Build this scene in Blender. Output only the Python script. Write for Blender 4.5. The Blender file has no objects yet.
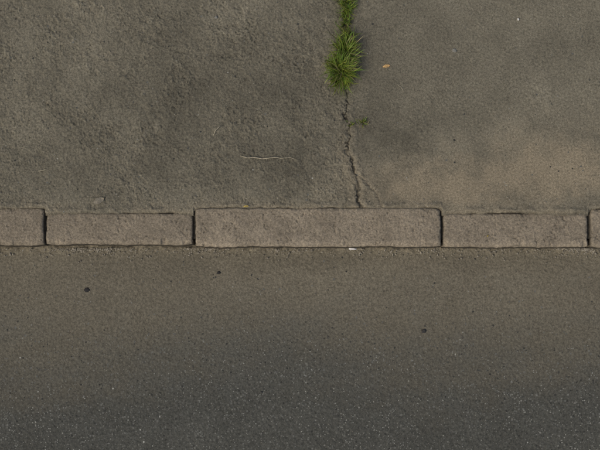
import bpy, math, random
import numpy as np
random.seed(3); np.random.seed(3)
S=245.0
scene=bpy.context.scene
scene.view_settings.view_transform='Standard'; scene.view_settings.look='None'; scene.view_settings.exposure=0

# ---------------- noise ----------------
def perlin(x,y,seed):
    rs=np.random.RandomState(seed); N=256
    ang=rs.rand(N,N)*2*np.pi; gx=np.cos(ang); gy=np.sin(ang)
    xi=np.floor(x).astype(np.int64); yi=np.floor(y).astype(np.int64)
    fx=x-xi; fy=y-yi
    u=fx*fx*fx*(fx*(fx*6-15)+10); v=fy*fy*fy*(fy*(fy*6-15)+10)
    def g(i,j,dx,dy):
        a=(xi+i)%N; b=(yi+j)%N
        return gx[a,b]*dx+gy[a,b]*dy
    n00=g(0,0,fx,fy); n10=g(1,0,fx-1,fy); n01=g(0,1,fx,fy-1); n11=g(1,1,fx-1,fy-1)
    return ((n00*(1-u)+n10*u)*(1-v)+(n01*(1-u)+n11*u)*v)*1.5
def fbm(x,y,size,octs,seed,gain=0.5):
    o=np.zeros_like(x); a=1.0; f=1.0/size; t=0
    for k in range(octs):
        c,s=math.cos(k*0.7+seed),math.sin(k*0.7+seed)
        o+=a*perlin((x*c-y*s)*f+seed*3.1,(x*s+y*c)*f+7.7*k,seed*13+k); t+=a; a*=gain; f*=2.03
    return o/t
def sm(a,b,x):
    t=np.clip((x-a)/(b-a),0,1); return t*t*(3-2*t)
def blob(U,V,cx,cy,rx,ry):
    return np.exp(-(((U-cx)/rx)**2+((V-cy)/ry)**2))
def polydist(U,V,pts):
    d=np.full(U.shape,1e9)
    for (x0,y0),(x1,y1) in zip(pts[:-1],pts[1:]):
        dx,dy=x1-x0,y1-y0; t=np.clip(((U-x0)*dx+(V-y0)*dy)/(dx*dx+dy*dy),0,1)
        d=np.minimum(d,np.hypot(U-x0-t*dx,V-y0-t*dy))
    return d
def lin(r,g,b):
    f=lambda c:(c/255/12.92 if c/255<=0.04045 else ((c/255+0.055)/1.055)**2.4)
    return np.array([f(r),f(g),f(b)])
def axis(lo,hi,step,flo,fhi):
    a=list(np.arange(lo,hi+1e-6,step)); s=step
    x=a[-1]
    while x<fhi: s=min(s*1.25,2.0); x=min(x+s,fhi); a.append(x)
    x=a[0]; s=step
    while x>flo: s=min(s*1.25,2.0); x=max(x-s,flo); a.insert(0,x)
    return np.array(a)
def grid_mesh(name,X,Y,Z,C,agg=None,parent=None):
    ny,nx=X.shape
    co=np.stack([X,Y,Z],-1).reshape(-1,3).astype(np.float32)
    idx=np.arange(nx*ny).reshape(ny,nx)
    q=np.stack([idx[:-1,:-1],idx[:-1,1:],idx[1:,1:],idx[1:,:-1]],-1).reshape(-1,4).astype(np.int32)
    me=bpy.data.meshes.new(name)
    me.vertices.add(len(co)); me.vertices.foreach_set('co',co.ravel())
    me.loops.add(q.size); me.loops.foreach_set('vertex_index',q.ravel())
    me.polygons.add(len(q)); me.polygons.foreach_set('loop_start',np.arange(0,q.size,4,dtype=np.int32))
    me.update(calc_edges=True); me.validate()
    me.polygons.foreach_set('use_smooth',np.ones(len(me.polygons),dtype=bool))
    ca=me.color_attributes.new('Col','FLOAT_COLOR','POINT')
    cc=np.ones((len(co),4),dtype=np.float32); cc[:,:3]=C.reshape(-1,3)
    ca.data.foreach_set('color',cc.ravel())
    if agg is not None:
        at=me.attributes.new('agg','FLOAT','POINT'); at.data.foreach_set('value',agg.ravel().astype(np.float32))
    ob=bpy.data.objects.new(name,me); scene.collection.objects.link(ob)
    if parent: ob.parent=parent
    return ob

# ---------------- materials ----------------
def base_mat(name,fine=420,bump=0.5,dist=0.0012,var=0.35,speckle=False,rough=0.92,gain=1.0):
    m=bpy.data.materials.new(name); m.use_nodes=True; nt=m.node_tree; N=nt.nodes; L=nt.links
    b=N['Principled BSDF']; b.inputs['Roughness'].default_value=rough; b.inputs['Specular IOR Level'].default_value=0.25
    at=N.new('ShaderNodeAttribute'); at.attribute_name='Col'
    tc=N.new('ShaderNodeTexCoord')
    n1=N.new('ShaderNodeTexNoise'); n1.inputs['Scale'].default_value=fine; n1.inputs['Detail'].default_value=2; n1.inputs['Roughness'].default_value=0.7
    L.new(tc.outputs['Object'],n1.inputs['Vector'])
    n2=N.new('ShaderNodeTexNoise'); n2.inputs['Scale'].default_value=fine*0.36; n2.inputs['Detail'].default_value=4; n2.inputs['Roughness'].default_value=0.7
    L.new(tc.outputs['Object'],n2.inputs['Vector'])
    ad=N.new('ShaderNodeMath'); ad.operation='ADD'; L.new(n1.outputs['Fac'],ad.inputs[0]); L.new(n2.outputs['Fac'],ad.inputs[1])
    mr=N.new('ShaderNodeMapRange'); mr.inputs['From Min'].default_value=0.75; mr.inputs['From Max'].default_value=1.25
    mr.inputs['To Min'].default_value=gain*(1-var); mr.inputs['To Max'].default_value=gain*(1+var); L.new(ad.outputs[0],mr.inputs['Value'])
    mx=N.new('ShaderNodeVectorMath'); mx.operation='SCALE'; L.new(at.outputs['Color'],mx.inputs[0]); L.new(mr.outputs[0],mx.inputs['Scale'])
    out=mx.outputs[0]; hsrc=ad.outputs[0]
    if speckle:
        ag=N.new('ShaderNodeAttribute'); ag.attribute_name='agg'
        for sc,thr,rad,bright in ((78,0.80,0.22,0.32),(165,0.70,0.28,0.30),(120,0.70,0.40,0.12)):
            v=N.new('ShaderNodeTexVoronoi'); v.inputs['Scale'].default_value=sc; L.new(tc.outputs['Object'],v.inputs['Vector'])
            sp=N.new('ShaderNodeSeparateColor'); L.new(v.outputs['Color'],sp.inputs[0])
            t=N.new('ShaderNodeMath'); t.operation='MULTIPLY_ADD'; L.new(ag.outputs['Fac'],t.inputs[0]); t.inputs[1].default_value=-(1-thr); t.inputs[2].default_value=1.0
            g=N.new('ShaderNodeMath'); g.operation='GREATER_THAN'; L.new(sp.outputs[0],g.inputs[0]); L.new(t.outputs[0],g.inputs[1])
            rr=N.new('ShaderNodeMath'); rr.operation='MULTIPLY'; L.new(sp.outputs[1],rr.inputs[0]); rr.inputs[1].default_value=rad*1.5
            nd=N.new('ShaderNodeMath'); nd.operation='MULTIPLY_ADD'; L.new(n2.outputs['Fac'],nd.inputs[0]); nd.inputs[1].default_value=0.35; L.new(v.outputs['Distance'],nd.inputs[2])
            n3=N.new('ShaderNodeMath'); n3.operation='SUBTRACT'; L.new(nd.outputs[0],n3.inputs[0]); n3.inputs[1].default_value=0.17
            d=N.new('ShaderNodeMath'); d.operation='LESS_THAN'; L.new(n3.outputs[0],d.inputs[0]); L.new(rr.outputs[0],d.inputs[1])
            k=N.new('ShaderNodeMath'); k.operation='MULTIPLY'; L.new(g.outputs[0],k.inputs[0]); L.new(d.outputs[0],k.inputs[1])
            bb=N.new('ShaderNodeMath'); bb.operation='MULTIPLY_ADD'; L.new(sp.outputs[2],bb.inputs[0]); bb.inputs[1].default_value=bright*0.9; bb.inputs[2].default_value=bright*0.3
            cb=N.new('ShaderNodeCombineColor'); L.new(bb.outputs[0],cb.inputs[0]); L.new(bb.outputs[0],cb.inputs[1])
            b2=N.new('ShaderNodeMath'); b2.operation='MULTIPLY'; L.new(bb.outputs[0],b2.inputs[0]); b2.inputs[1].default_value=0.88; L.new(b2.outputs[0],cb.inputs[2])
            mm=N.new('ShaderNodeMix'); mm.data_type='RGBA'; L.new(k.outputs[0],mm.inputs[0]); L.new(out,mm.inputs[6]); L.new(cb.outputs[0],mm.inputs[7])
            out=mm.outputs[2]
    L.new(out,b.inputs['Base Color'])
    bp=N.new('ShaderNodeBump'); bp.inputs['Strength'].default_value=bump; bp.inputs['Distance'].default_value=dist
    L.new(hsrc,bp.inputs['Height']); L.new(bp.outputs[0],b.inputs['Normal'])
    return m
def plain_mat(name,col,rough=0.8,scale=200,var=0.3):
    m=bpy.data.materials.new(name); m.use_nodes=True; nt=m.node_tree; N=nt.nodes; L=nt.links; b=N['Principled BSDF']
    b.inputs['Roughness'].default_value=rough; b.inputs['Specular IOR Level'].default_value=0.3
    tc=N.new('ShaderNodeTexCoord'); n=N.new('ShaderNodeTexNoise'); n.inputs['Scale'].default_value=scale; n.inputs['Detail'].default_value=5
    L.new(tc.outputs['Object'],n.inputs['Vector'])
    r=N.new('ShaderNodeValToRGB'); L.new(n.outputs['Fac'],r.inputs[0])
    r.color_ramp.elements[0].position=0.3; r.color_ramp.elements[1].position=0.7
    r.color_ramp.elements[0].color=(*[c*(1-var) for c in col],1); r.color_ramp.elements[1].color=(*[min(1,c*(1+var)) for c in col],1)
    L.new(r.outputs[0],b.inputs['Base Color']); return m

# ---------------- pavement ----------------
xs=axis(-1.42,1.42,0.0025,-40,40)
ys=axis(0.0,1.06,0.0025,-0.055,3.2)
X,Y=np.meshgrid(xs,ys)
U=X*S+300; V=225-Y*S
W=fbm(X,Y,0.05,3,5)*6; W2=fbm(Y,X,0.05,3,6)*6
crack=[(352,-60),(350,-20),(347,0),(346,30),(343,60),(347,88),(348,100),(345,112),(349,125),(350,138),(346,150),(352,160),(355,172),(359,185),(358,198),(361,210)]
crack2=[(356,174),(364,179),(370,187),(377,194),(382,207)]
crack3=[(350,126),(343,133),(341,146),(345,158),(352,170)]
crack4=[(358,190),(349,197),(343,209)]
dn=fbm(X,Y,0.02,4,9,0.6)*5
near=np.abs(U-350)<60
pd=lambda u,v,c: np.where(near,polydist(u,v,c),99)
d1=pd(U+dn,V+W2*0.35,crack); d2=pd(U+dn*0.6,V,crack2); d3=pd(U+dn*1.2,V,crack3); d4=pd(U+dn,V,crack4)
left=1-sm(338,364,U+W*0.6)
rough=0.34+0.62*left
rough=rough*(0.65+0.5*sm(-0.25,0.25,fbm(X,Y,0.22,3,31)))
sand=np.clip(blob(U+W*5,V+W2*3,480,183,100,24)+0.8*blob(U+W*5,V+W2*3,560,160,70,34)+0.6*blob(U+W*5,V,420,195,50,12),0,1)
rough*=1-0.5*sand
h1=fbm(X,Y,0.030,5,11,0.70); h2=fbm(X,Y,0.0085,3,12,0.65)
h4=fbm(X+h1*0.02,Y-h1*0.02,0.055,4,17,0.6)
rid=1-2.6*np.abs(fbm(X+h1*0.01,Y+h1*0.01,0.045,3,24,0.55)); rid=np.clip(rid,-1,1)
pits=sm(0.20,0.42,fbm(X,Y,0.011,2,15))*sm(-0.15,0.25,fbm(X,Y,0.09,3,19))
nod=sm(0.22,0.5,fbm(X,Y,0.016,3,18,0.4))
Z=0.0045*fbm(X,Y,0.5,3,16)+rough*(0.0054*h1+0.0026*h2+0.0036*h4+0.0009*rid+0.0013*nod-0.0026*pits)
w1=np.clip(0.75+1.2*sm(110,210,V)+0.12*W,0.5,3.5)
c1=(1-sm(w1*0.35,w1*1.3,d1))*(0.5+0.5*sm(-0.2,0.2,fbm(X,Y,0.05,2,33))); c2=(1-sm(0.2,1.2,d2))*0.6; c3=(1-sm(0.2,1.2,d3))*0.6; c4=(1-sm(0.2,1.2,d4))*0.6
lip=(np.exp(-((d1-5)/3)**2)*sm(60,150,V)+0.3*np.exp(-((d2-3)/2)**2)+0.4*np.exp(-((d4-3)/2)**2))*0.0034
Z+=lip-0.006*c1-0.003*c2-0.003*c3-0.003*c4
def back_edge(U):
    e=np.full(U.shape,212.8)
    e=np.where((U>194)&(U<442),207.9,e); e=np.where(U<45,208.2,e); e=np.where(U>589,208.8,e)
    return e
be=back_edge(U)
ke=be-V
fill=sm(-0.3,0.15,fbm(X,X*0+4,0.14,4,43,0.6))
Z+=0.0040*np.exp(-((ke-3.0+W*0.3)/2.4)**2)*(0.3+sm(-0.2,0.3,fbm(X,Y,0.08,2,41)))
gro=(1-sm(-0.9,0.9+1.6*np.clip(W*0.3,-0.5,1.5),ke))
Z=Z*(1-gro)+gro*(-0.014+0.011*fill+0.004*h2)
Z=np.where(ke<-3,-0.020+0.006*h1,Z)
far=sm(1.5,3,np.maximum(np.abs(X),Y))
Z=Z*(1-far)
base=lin(113,108,93)
C=np.ones(X.shape+(3,))*base
patch=fbm(X,Y,0.45,4,21); patch2=fbm(X,Y,0.16,5,22,0.6)
dark=0.9*blob(U+W*6,V+W2*6,220,90,110,65)+0.7*blob(U+W*6,V+W2*6,290,165,55,40)+0.9*blob(U+W*5,V+W2*5,392,125,28,60)+0.4*blob(U,V,120,175,80,25)+0.45*blob(U,V,385,190,24,18)
mul=1-0.25*np.clip(dark,0,1)+0.22*patch+0.30*patch2
mul*=1-0.26*pits*rough+0.24*np.clip(h1,-0.6,0.6)*rough+0.18*h2+0.16*nod*rough
mul*=1+0.05*sm(400,600,U)
C=C*mul[...,None]
sc=lin(139,128,107)*(1+0.22*patch2+0.14*h2)[...,None]
a=(np.clip(sand*1.25*(0.8+1.1*patch2),0,1)*0.85)[...,None]; C=C*(1-a)+sc*a
a=(np.exp(-(np.clip(ke,0,99)/8)**2)*0.6*sm(-0.3,0.3,patch2+0.1)+0.6*np.exp(-(d1/8)**2)*sm(100,165,V)+0.35*np.exp(-(d2/4)**2))
a=np.clip(a,0,1)[...,None]; C=C*(1-a)+lin(132,123,104)*a
a=np.clip(c1*0.8+c2*0.5+c3*0.45+c4*0.45+gro*(ke>-3)*(0.80-0.55*fill)+(ke<=-3)*0.72,0,1)[...,None]; C=C*(1-a)+lin(56,52,44)*a
a=(np.exp(-((U-344)/9)**2)*(1-sm(85,105,V))*0.6)[...,None]; C=C*(1-a)+lin(62,66,38)*a
C=np.clip(C,0.004,1)
agg=np.clip(0.35+0.4*patch2,0,1)*0.10
pav=grid_mesh('pavement',X,Y,Z,C,agg)
pav.data.materials.append(base_mat('worn_asphalt_pavement',320,0.7,0.0015,0.48,speckle=True))

# ---------------- road ----------------
RZ=-0.10
ys=axis(-1.12,0.0,0.0025,-7.0,0.0)
X,Y=np.meshgrid(xs,ys)
U=X*S+300; V=225-Y*S*0.98+2
W=fbm(X,Y,0.06,3,55)*6; W2=fbm(X,Y,0.06,3,56)*6
h1=fbm(X,Y,0.016,4,61,0.65); h2=fbm(X,Y,0.008,3,62,0.6)
patch=fbm(X*0.3,Y,0.3,4,63); patch2=fbm(X*0.8,Y,0.12,5,64,0.6)
dust=1-sm(275,425,V+patch*60+patch2*35)
far=sm(1.5,3,np.maximum(np.abs(X),-Y))
foot=np.exp(-(np.clip(V-247,0,999)/5.5)**2)
Z=RZ+(1-far)*(0.003*fbm(X,Y,0.5,2,65)+(0.0024-0.0008*dust)*h1+0.0014*h2+foot*(0.006+0.012*fbm(X,Y,0.05,3,66)))
mul=1+0.12*patch+0.22*patch2+0.26*h1+0.16*h2
C=np.ones(X.shape+(3,))*lin(77,77,71)
dd=np.clip(dust*0.95,0,1)[...,None]
C=C*(1-dd)+lin(110,104,89)*dd
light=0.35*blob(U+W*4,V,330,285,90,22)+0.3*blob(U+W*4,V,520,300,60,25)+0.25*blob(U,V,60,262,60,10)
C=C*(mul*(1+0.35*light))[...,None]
crumb=(sm(0.12,0.3,fbm(X,Y,0.011,2,68))*foot)
a=np.clip(foot*0.4+crumb*0.5,0,1)[...,None]; C=C*(1-a)+lin(132,123,103)*a
a=(np.exp(-(np.clip(V-246.5,0,99)/1.4)**2)*0.6*sm(-0.35,0.1,fbm(X,X*0+2,0.12,3,69)))[...,None]; C=C*(1-a)+lin(45,41,34)*a  # shadow gap at the kerb foot, painted as a broken dark line
C=np.clip(C,0.004,1)
agg=np.clip(0.05+0.95*sm(295,420,V+patch*30),0,1)
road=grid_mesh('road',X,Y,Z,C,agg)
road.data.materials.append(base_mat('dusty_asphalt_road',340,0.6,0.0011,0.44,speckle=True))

# ---------------- ground ----------------
me=bpy.data.meshes.new('ground')
me.from_pydata([(-400,-400,-0.16),(400,-400,-0.16),(400,400,-0.16),(-400,400,-0.16)],[],[(0,1,2,3)])
g=bpy.data.objects.new('ground',me); scene.collection.objects.link(g)
me.materials.append(plain_mat('earth',(0.09,0.085,0.055),0.95,3,0.3))

# ---------------- kerb stones ----------------
kmat=base_mat('weathered_kerb_stone',320,0.7,0.0014,0.42)
def kerb(x0,x1,vb,vf,top,seed,fine=True,dk=1.0):
    yb=(225-vb)/S; yf=(225-vf)/S; st=0.0025 if fine else 0.02
    nx=max(8,int((x1-x0)/st)); xa=np.linspace(x0,x1,nx)
    ny=int((yb-yf)/0.0025)+1
    t=np.linspace(0,1,ny); yy=yf+(yb-yf)*t
    nf=36
    yrow=np.concatenate([np.full(nf,yf),yy,np.full(6,yb)])
    front=np.concatenate([np.linspace(-0.20,0,nf,endpoint=False)+top,np.full(ny,top),top-np.linspace(0.01,0.2,6)])
    Xg,Yg=np.meshgrid(xa,yrow); Zg=np.repeat(front[:,None],nx,1)
    isf=np.zeros(len(yrow)); isf[:nf]=1; isb=np.zeros(len(yrow)); isb[nf+ny:]=1; ist=1-isf-isb
    isf=isf[:,None]; isb=isb[:,None]; ist=ist[:,None]
    n1=fbm(Xg,Yg+seed,0.026,5,70+seed,0.72); n2=fbm(Xg,Yg+Zg+seed,0.008,3,71+seed,0.6); big=fbm(Xg,Yg,0.25,2,72+seed)
    wv=fbm(Xg,Xg*0+seed,0.06,4,73+seed,0.6); chip=sm(0.12,0.40,fbm(Xg,Xg*0+seed*2.3,0.045,3,74+seed))
    chipb=sm(0.12,0.40,fbm(Xg,Xg*0+seed*1.7,0.05,3,84+seed))
    rf=0.020+0.018*wv+0.018*chip; rb=0.010+0.008*wv+0.008*chipb
    re=0.014+0.012*fbm(Yg,Yg*0+seed,0.04,2,75+seed)
    df=Yg-yf; db=yb-Yg; de=np.minimum(Xg-x0,x1-Xg)
    cf=np.exp(-(de/0.022)**2); rf=rf+0.012*cf; rb=rb+0.006*cf
    def rnd(d,r,k=1):
        q=np.clip((r-d)/r,0,1); return r*(1-np.sqrt(np.clip(1-q*q,0,1)))*k
    drop=rnd(df,rf,0.55)+rnd(db,rb,0.55)+rnd(de,re,0.75)
    pit=sm(0.22,0.42,fbm(Xg,Yg,0.011,2,76+seed))*sm(-0.2,0.3,fbm(Xg,Yg,0.07,3,86+seed))
    Zt=Zg-drop+0.0036*n1+0.0015*n2+0.005*big-0.0026*pit
    topedge=Zt[nf:nf+1,:]
    Zf=np.minimum(Zg,topedge-0.0003)
    Zb=np.minimum(Zg,Zt[nf+ny-1:nf+ny,:]-0.0003)
    Zo=Zt*ist+Zf*isf+Zb*isb
    wy=0.0075*fbm(Xg,Xg*0+3+seed,0.14,5,77+seed,0.6)+0.004*cf
    Yo=Yg+wy*np.clip(1-df/0.03,0,1)+isf*(0.002*fbm(Xg,Zg,0.02,3,78+seed))+(0.0060*fbm(Xg,Xg*0+9+seed,0.09,5,79+seed,0.6)-0.003*cf)*np.clip(1-db/0.02,0,1)
    endw=0.005*fbm(Yg,Yg*0+seed*5,0.05,3,90+seed)
    Xo_=Xg+np.where(Xg-x0<0.012,1,0)*np.clip(endw+0.001,0,1)*(1-(Xg-x0)/0.012)-np.where(x1-Xg<0.012,1,0)*np.clip(-endw+0.001,0,1)*(1-(x1-Xg)/0.012)
    C=np.ones(Xg.shape+(3,))*lin(133,123,106)*dk
    st1=fbm(Xg,Yg+seed*2,0.11,5,80+seed,0.6)
    m=1+0.40*st1+0.26*n1+0.18*n2-0.32*pit
    m*=1+0.08*np.exp(-((df-0.015)/0.010)**2)
    C=C*m[...,None]
    a=(np.exp(-(db/0.010)**2)*0.45*sm(-0.3,0.2,st1))[...,None]; C=C*(1-a)+lin(126,117,98)*a
    dirt_shade=np.clip(isf*np.clip(0.25+(top-Zg)/0.03,0,1)*0.85+0.5*np.exp(-(de/0.004)**2),0,1)[...,None]  # dirty ends; front face grimed dark to paint in the under-kerb shadow line
    C=C*(1-dirt_shade)+lin(52,48,40)*dirt_shade
    C=np.clip(C,0.004,1)
    def col(a,k=None): return np.concatenate([a[:,:1] if k is None else k,a,a[:,-1:] if k is None else k],1)
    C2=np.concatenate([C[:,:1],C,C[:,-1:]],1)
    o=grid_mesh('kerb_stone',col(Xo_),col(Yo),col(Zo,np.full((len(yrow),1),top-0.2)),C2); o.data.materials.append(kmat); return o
px=lambda u:(u-300)/S
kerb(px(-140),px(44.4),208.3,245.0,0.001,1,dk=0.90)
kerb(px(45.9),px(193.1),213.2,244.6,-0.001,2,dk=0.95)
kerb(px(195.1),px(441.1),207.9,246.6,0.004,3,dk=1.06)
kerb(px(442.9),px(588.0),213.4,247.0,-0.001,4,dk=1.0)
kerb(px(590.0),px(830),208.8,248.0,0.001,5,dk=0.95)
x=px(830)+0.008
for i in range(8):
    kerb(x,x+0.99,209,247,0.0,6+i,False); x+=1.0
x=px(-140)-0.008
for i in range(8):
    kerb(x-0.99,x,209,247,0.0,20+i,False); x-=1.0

# ---------------- grass ----------------
def make_obj(name,verts,faces,cols,mat,smooth=False):
    me=bpy.data.meshes.new(name); me.from_pydata(verts,[],faces); me.update()
    if cols is not None:
        ca=me.color_attributes.new('Col','FLOAT_COLOR','POINT')
        ca.data.foreach_set('color',np.array([(c[0],c[1],c[2],1) for c in cols],dtype=np.float32).ravel())
    if smooth: me.polygons.foreach_set('use_smooth',[True]*len(me.polygons))
    o=bpy.data.objects.new(name,me); scene.collection.objects.link(o); me.materials.append(mat); return o
gm=bpy.data.materials.new('grass_blades'); gm.use_nodes=True
N=gm.node_tree.nodes; L=gm.node_tree.links; b=N['Principled BSDF']; at=N.new('ShaderNodeAttribute'); at.attribute_name='Col'
L.new(at.outputs['Color'],b.inputs['Base Color']); b.inputs['Roughness'].default_value=0.5; b.inputs['Specular IOR Level'].default_value=0.35
tr=N.new('ShaderNodeBsdfTranslucent'); L.new(at.outputs['Color'],tr.inputs['Color'])
mixs=N.new('ShaderNodeMixShader'); mixs.inputs[0].default_value=0.35; L.new(b.outputs[0],mixs.inputs[1]); L.new(tr.outputs[0],mixs.inputs[2]); L.new(mixs.outputs[0],N['Material Output'].inputs['Surface'])
def grass(name,roots):
    V_=[];F_=[];C_=[]
    for (u,v,length,lean,az) in roots:
        x0,y0=(u-300)/S,(225-v)/S
        n=7; w=random.uniform(0.0009,0.0020)
        dry=random.random()<0.09
        c0=np.array([0.21,0.285,0.040])*random.choice([0.45,0.75,1.0,1.0,1.45])*random.uniform(0.8,1.2); c0[0]*=random.uniform(0.75,1.25)
        if dry: c0=np.array([0.40,0.34,0.16])*random.uniform(0.6,1.1)
        pos=np.array([x0,y0,-0.004]); el=math.pi/2-random.uniform(0,0.25)
        side=np.array([-math.sin(az),math.cos(az),0]); b0=len(V_)
        droop=lean/n; az2=random.uniform(-0.16,0.16)
        for i in range(n+1):
            f=i/n; ww=w*(1-f**2.2)*(0.7+0.3*min(1,f*4))+0.0001
            V_.append(tuple(pos-side*ww)); V_.append(tuple(pos+side*ww))
            cc=c0*(0.30+0.85*f) if not dry else c0
            C_+= [cc,cc]
            if i<n:
                F_.append((b0+2*i,b0+2*i+1,b0+2*i+3,b0+2*i+2))
                az+=az2; d=np.array([math.cos(az)*math.cos(el),math.sin(az)*math.cos(el),math.sin(el)])
                pos=pos+d*length/n; el-=droop
                if pos[2]<0.004: pos[2]=0.004
                side=np.array([-math.sin(az),math.cos(az),0])
    return make_obj(name,V_,F_,C_,gm)
roots=[]
def clump(cu,cv,su,sv,n,l0,l1):
    for i in range(n):
        u=random.gauss(cu,su); v=random.gauss(cv,sv)
        ang=math.atan2(-(v-cv)/sv,(u-cu)/su)+random.gauss(0,0.9)
        roots.append((u,v,random.uniform(l0,l1),random.uniform(0.9,2.2),ang))
clump(342,70,4.5,5,330,0.05,0.110)
clump(346,50,4,6,280,0.04,0.095)
clump(336,63,3,3,80,0.03,0.08)
clump(341,80,4,3,100,0.03,0.065)
clump(349,38,3,4,90,0.02,0.06)
clump(345,24,1.8,5,60,0.012,0.035)
clump(347,12,2.0,5,90,0.015,0.035)
clump(348,1,2.6,5,150,0.02,0.05)
clump(349,-30,4,18,300,0.03,0.07)
grass('grass_tuft',roots)
roots=[]
clump(363,122,1.8,1,26,0.018,0.036); clump(352,123,1.5,1.5,14,0.01,0.022)
grass('weed_sprout',roots)

# ---------------- small litter ----------------
def tube(name,pts,rad,mat,seg=6):
    V_=[];F_=[]
    pts=[np.array(p) for p in pts]
    for i,p in enumerate(pts):
        d=pts[min(i+1,len(pts)-1)]-pts[max(i-1,0)]; d/=np.linalg.norm(d)
        s=np.cross(d,[0,0,1]); s/=np.linalg.norm(s); t=np.cross(s,d)
        r=rad[i] if isinstance(rad,list) else rad
        for k in range(seg):
            a=2*math.pi*k/seg; V_.append(tuple(p+s*r*math.cos(a)+t*r*math.sin(a)))
    for i in range(len(pts)-1):
        for k in range(seg):
            F_.append((i*seg+k,i*seg+(k+1)%seg,(i+1)*seg+(k+1)%seg,(i+1)*seg+k))
    F_.append(tuple(range(seg))[::-1]); F_.append(tuple((len(pts)-1)*seg+k for k in range(seg)))
    return make_obj(name,V_,F_,None,mat,True)
def P(u,v,z=0.004): return ((u-300)/S,(225-v)/S,z)
def PR(u,v,z=0.004):
    return ((u-300)/S*1.02,(225-v)/S*1.02+0.009,RZ+z)
straw=plain_mat('dry_straw',(0.42,0.37,0.26),0.8,300)
tube('dry_twig',[P(240,155.5,0.006),P(247,157.5,0.007),P(255,157,0.007),P(262,158.6,0.007),P(275,157,0.008),P(281,158,0.008),P(290,157.2,0.007),P(300,160.8,0.005)],[0.0008,0.0015,0.0017,0.0018,0.0017,0.0014,0.0011,0.0005],straw)
tube('grass_straw',[P(213,135,0.006),P(215,130,0.008),P(218,127,0.008),P(221,125,0.006)],[0.0009,0.0015,0.0015,0.0008],straw)
tube('grass_straw',[P(38,171,0.006),P(43,170,0.007),P(48,168,0.006)],[0.0007,0.0012,0.0007],straw)
tube('grass_straw',[P(398,83),P(402,86,0.005),P(405,91)],[0.0004,0.0007,0.0004],straw)
def leaf(name,c,length,width,az,mat,curl=0.002):
    V_=[];F_=[];n=8;m=4
    ca,sa=math.cos(az),math.sin(az)
    for i in range(n+1):
        f=i/n; w=width*0.5*(math.sin(math.pi*f)**0.7)*(1+0.2*math.sin(i*2.3))+0.0002
        for j in range(-m//2,m//2+1):
            g_=j/(m/2); lx=(f-0.5)*length; ly=w*g_; z=curl*abs(g_)+curl*math.sin(f*5)
            V_.append((c[0]+lx*ca-ly*sa,c[1]+lx*sa+ly*ca,c[2]+z))
    for i in range(n):
        for j in range(m): F_.append((i*(m+1)+j,i*(m+1)+j+1,(i+1)*(m+1)+j+1,(i+1)*(m+1)+j))
    return make_obj(name,V_,F_,None,mat,True)
lm=plain_mat('dry_leaf_tan',(0.56,0.36,0.15),0.7,300)
ym=plain_mat('dry_leaf_yellow',(0.48,0.36,0.10),0.7,300)
leaf('dry_leaf',P(387,64.5,0.006),0.033,0.013,0.25,lm)
leaf('dry_leaf',P(246,206.6,0.011),0.022,0.008,0.1,ym)
leaf('dry_leaf',P(99,201,0.009),0.05,0.024,0.5,plain_mat('dry_leaf_grey',(0.26,0.23,0.17),0.8,200),0.004)
leaf('dry_leaf',P(487,236,0.006),0.010,0.006,0.9,ym)
wm=plain_mat('cigarette_paper',(0.8,0.78,0.74),0.7,100,0.08)
tube('cigarette_butt',[PR(348.6,249.2,0.024),PR(349.6,249.2,0.024),PR(353,249.4,0.025),PR(356,249.6,0.024)],[0.0036,0.0041,0.0039,0.0036],wm,12)
import bmesh
def rock(V_,F_,c,r,flat=0.6):
    bm=bmesh.new(); bmesh.ops.create_icosphere(bm,subdivisions=1,radius=1)
    b0=len(V_); sx,sy=random.uniform(0.7,1.3),random.uniform(0.7,1.3); a=random.uniform(0,6.28)
    for v in bm.verts:
        k=random.uniform(0.75,1.15); x,y,z=v.co.x*sx*r*k,v.co.y*sy*r*k,v.co.z*flat*r*k
        V_.append((c[0]+x*math.cos(a)-y*math.sin(a),c[1]+x*math.sin(a)+y*math.cos(a),c[2]+z))
    for f in bm.faces: F_.append(tuple(b0+v.index for v in f.verts))
    bm.free()
V_=[];F_=[]
for i in range(1300):
    u=random.uniform(-30,630); v=249+abs(random.gauss(0,5))
    if random.random()<0.4: u=random.choice([90,100,75,575,585,592,300,210])+random.gauss(0,12); v=248.5+abs(random.gauss(0,2.5))
    rock(V_,F_,PR(u,v,0.005+0.009*math.exp(-((v-248)/5)**2)),random.uniform(0.0009,0.0036))
for i in range(260):
    rock(V_,F_,PR(random.uniform(-30,630),random.uniform(250,450),0.002),random.uniform(0.0008,0.0022))
for i in range(420):
    v=random.uniform(-10,205) if random.random()<0.5 else 206-abs(random.gauss(0,5))
    rock(V_,F_,P(random.uniform(-30,630),v,0.002),random.uniform(0.0007,0.0024))
make_obj('gravel',V_,F_,None,plain_mat('grit',(0.27,0.245,0.195),0.9,60,0.5))
V_=[];F_=[]; rock(V_,F_,P(521,16,0.003),0.0055); make_obj('white_pebble',V_,F_,None,plain_mat('white_stone',(0.7,0.68,0.62),0.8))
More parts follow.
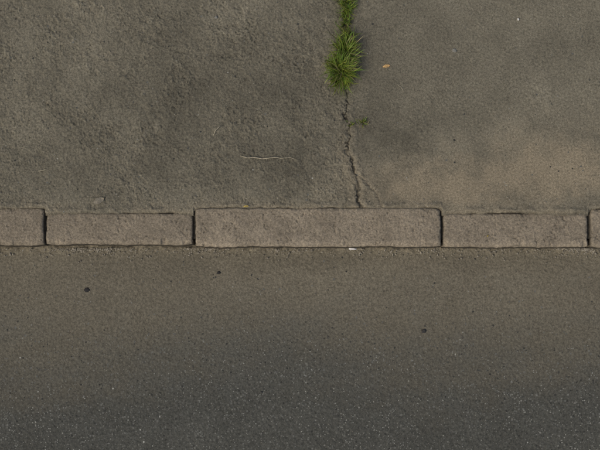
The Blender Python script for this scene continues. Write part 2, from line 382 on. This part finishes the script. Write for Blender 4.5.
def gum(u,v,r,road,mat):
    c=PR(u,v,0.0) if road else P(u,v,0.0)
    V_=[(c[0],c[1],c[2]+0.0045)];F_=[];n=22; rs=[random.uniform(0.70,1.25) for _ in range(n)]
    rs=[(rs[i]+rs[i-1])/2 for i in range(n)]
    for ring,(f,z) in enumerate(((0.6,0.0042),(0.9,0.0032),(1.0,-0.003))):
        for k in range(n):
            a=2*math.pi*k/n; V_.append((c[0]+r*f*rs[k]*math.cos(a),c[1]+r*f*rs[k]*math.sin(a)*0.85,c[2]+z))
    for k in range(n): F_.append((0,1+k,1+(k+1)%n))
    for q in range(2):
        for k in range(n): F_.append((1+q*n+k,1+(q+1)*n+k,1+(q+1)*n+(k+1)%n,1+q*n+(k+1)%n))
    make_obj('chewing_gum_spot',V_,F_,None,mat,True)
dkm=plain_mat('old_gum_dark',(0.03,0.028,0.027),0.85,300,0.4)
dkm2=plain_mat('old_gum_worn',(0.045,0.043,0.04),0.85,300,0.4)
gym=plain_mat('old_gum_grey',(0.20,0.195,0.17),0.85,300,0.25)
gum(88,290,0.013,True,dkm); gum(423,331,0.011,True,dkm2); gum(219,273,0.009,True,dkm); gum(262,391,0.005,True,dkm2)
gum(456,48,0.011,False,gym); gum(215,14,0.007,False,gym)

# ---------------- light: bright overcast, soft key from the left, road side ----------------
el=math.radians(46); az_dir=math.radians(-145)
w=bpy.data.worlds.new('World'); scene.world=w; w.use_nodes=True
nt=w.node_tree; bg=nt.nodes['Background']; sky=nt.nodes.new('ShaderNodeTexSky'); sky.sky_type='NISHITA'; sky.sun_disc=False
sky.sun_elevation=el; sky.sun_rotation=math.radians(90+145); sky.air_density=1.0; sky.dust_density=4.0; sky.ozone_density=0.6
nt.links.new(sky.outputs[0],bg.inputs['Color']); bg.inputs['Strength'].default_value=0.095
sd=bpy.data.lights.new('sun','SUN'); sd.energy=1.4; sd.angle=math.radians(20); sd.color=(1.0,0.94,0.83)
so=bpy.data.objects.new('sun',sd); scene.collection.objects.link(so)
from mathutils import Vector
d=Vector((math.cos(az_dir)*math.cos(el),math.sin(az_dir)*math.cos(el),math.sin(el)))
so.rotation_euler=d.to_track_quat('Z','Y').to_euler(); so.location=d*10

# ---------------- camera ----------------
cam=bpy.data.cameras.new('camera'); co=bpy.data.objects.new('camera',cam); scene.collection.objects.link(co)
co.location=(0,-0.40,4.98); t=Vector((0,0,0))-co.location
co.rotation_euler=t.to_track_quat('-Z','Y').to_euler()
cam.lens=36*5.0/(600/S); cam.sensor_width=36; cam.clip_end=2000; cam.clip_start=0.05
scene.camera=co
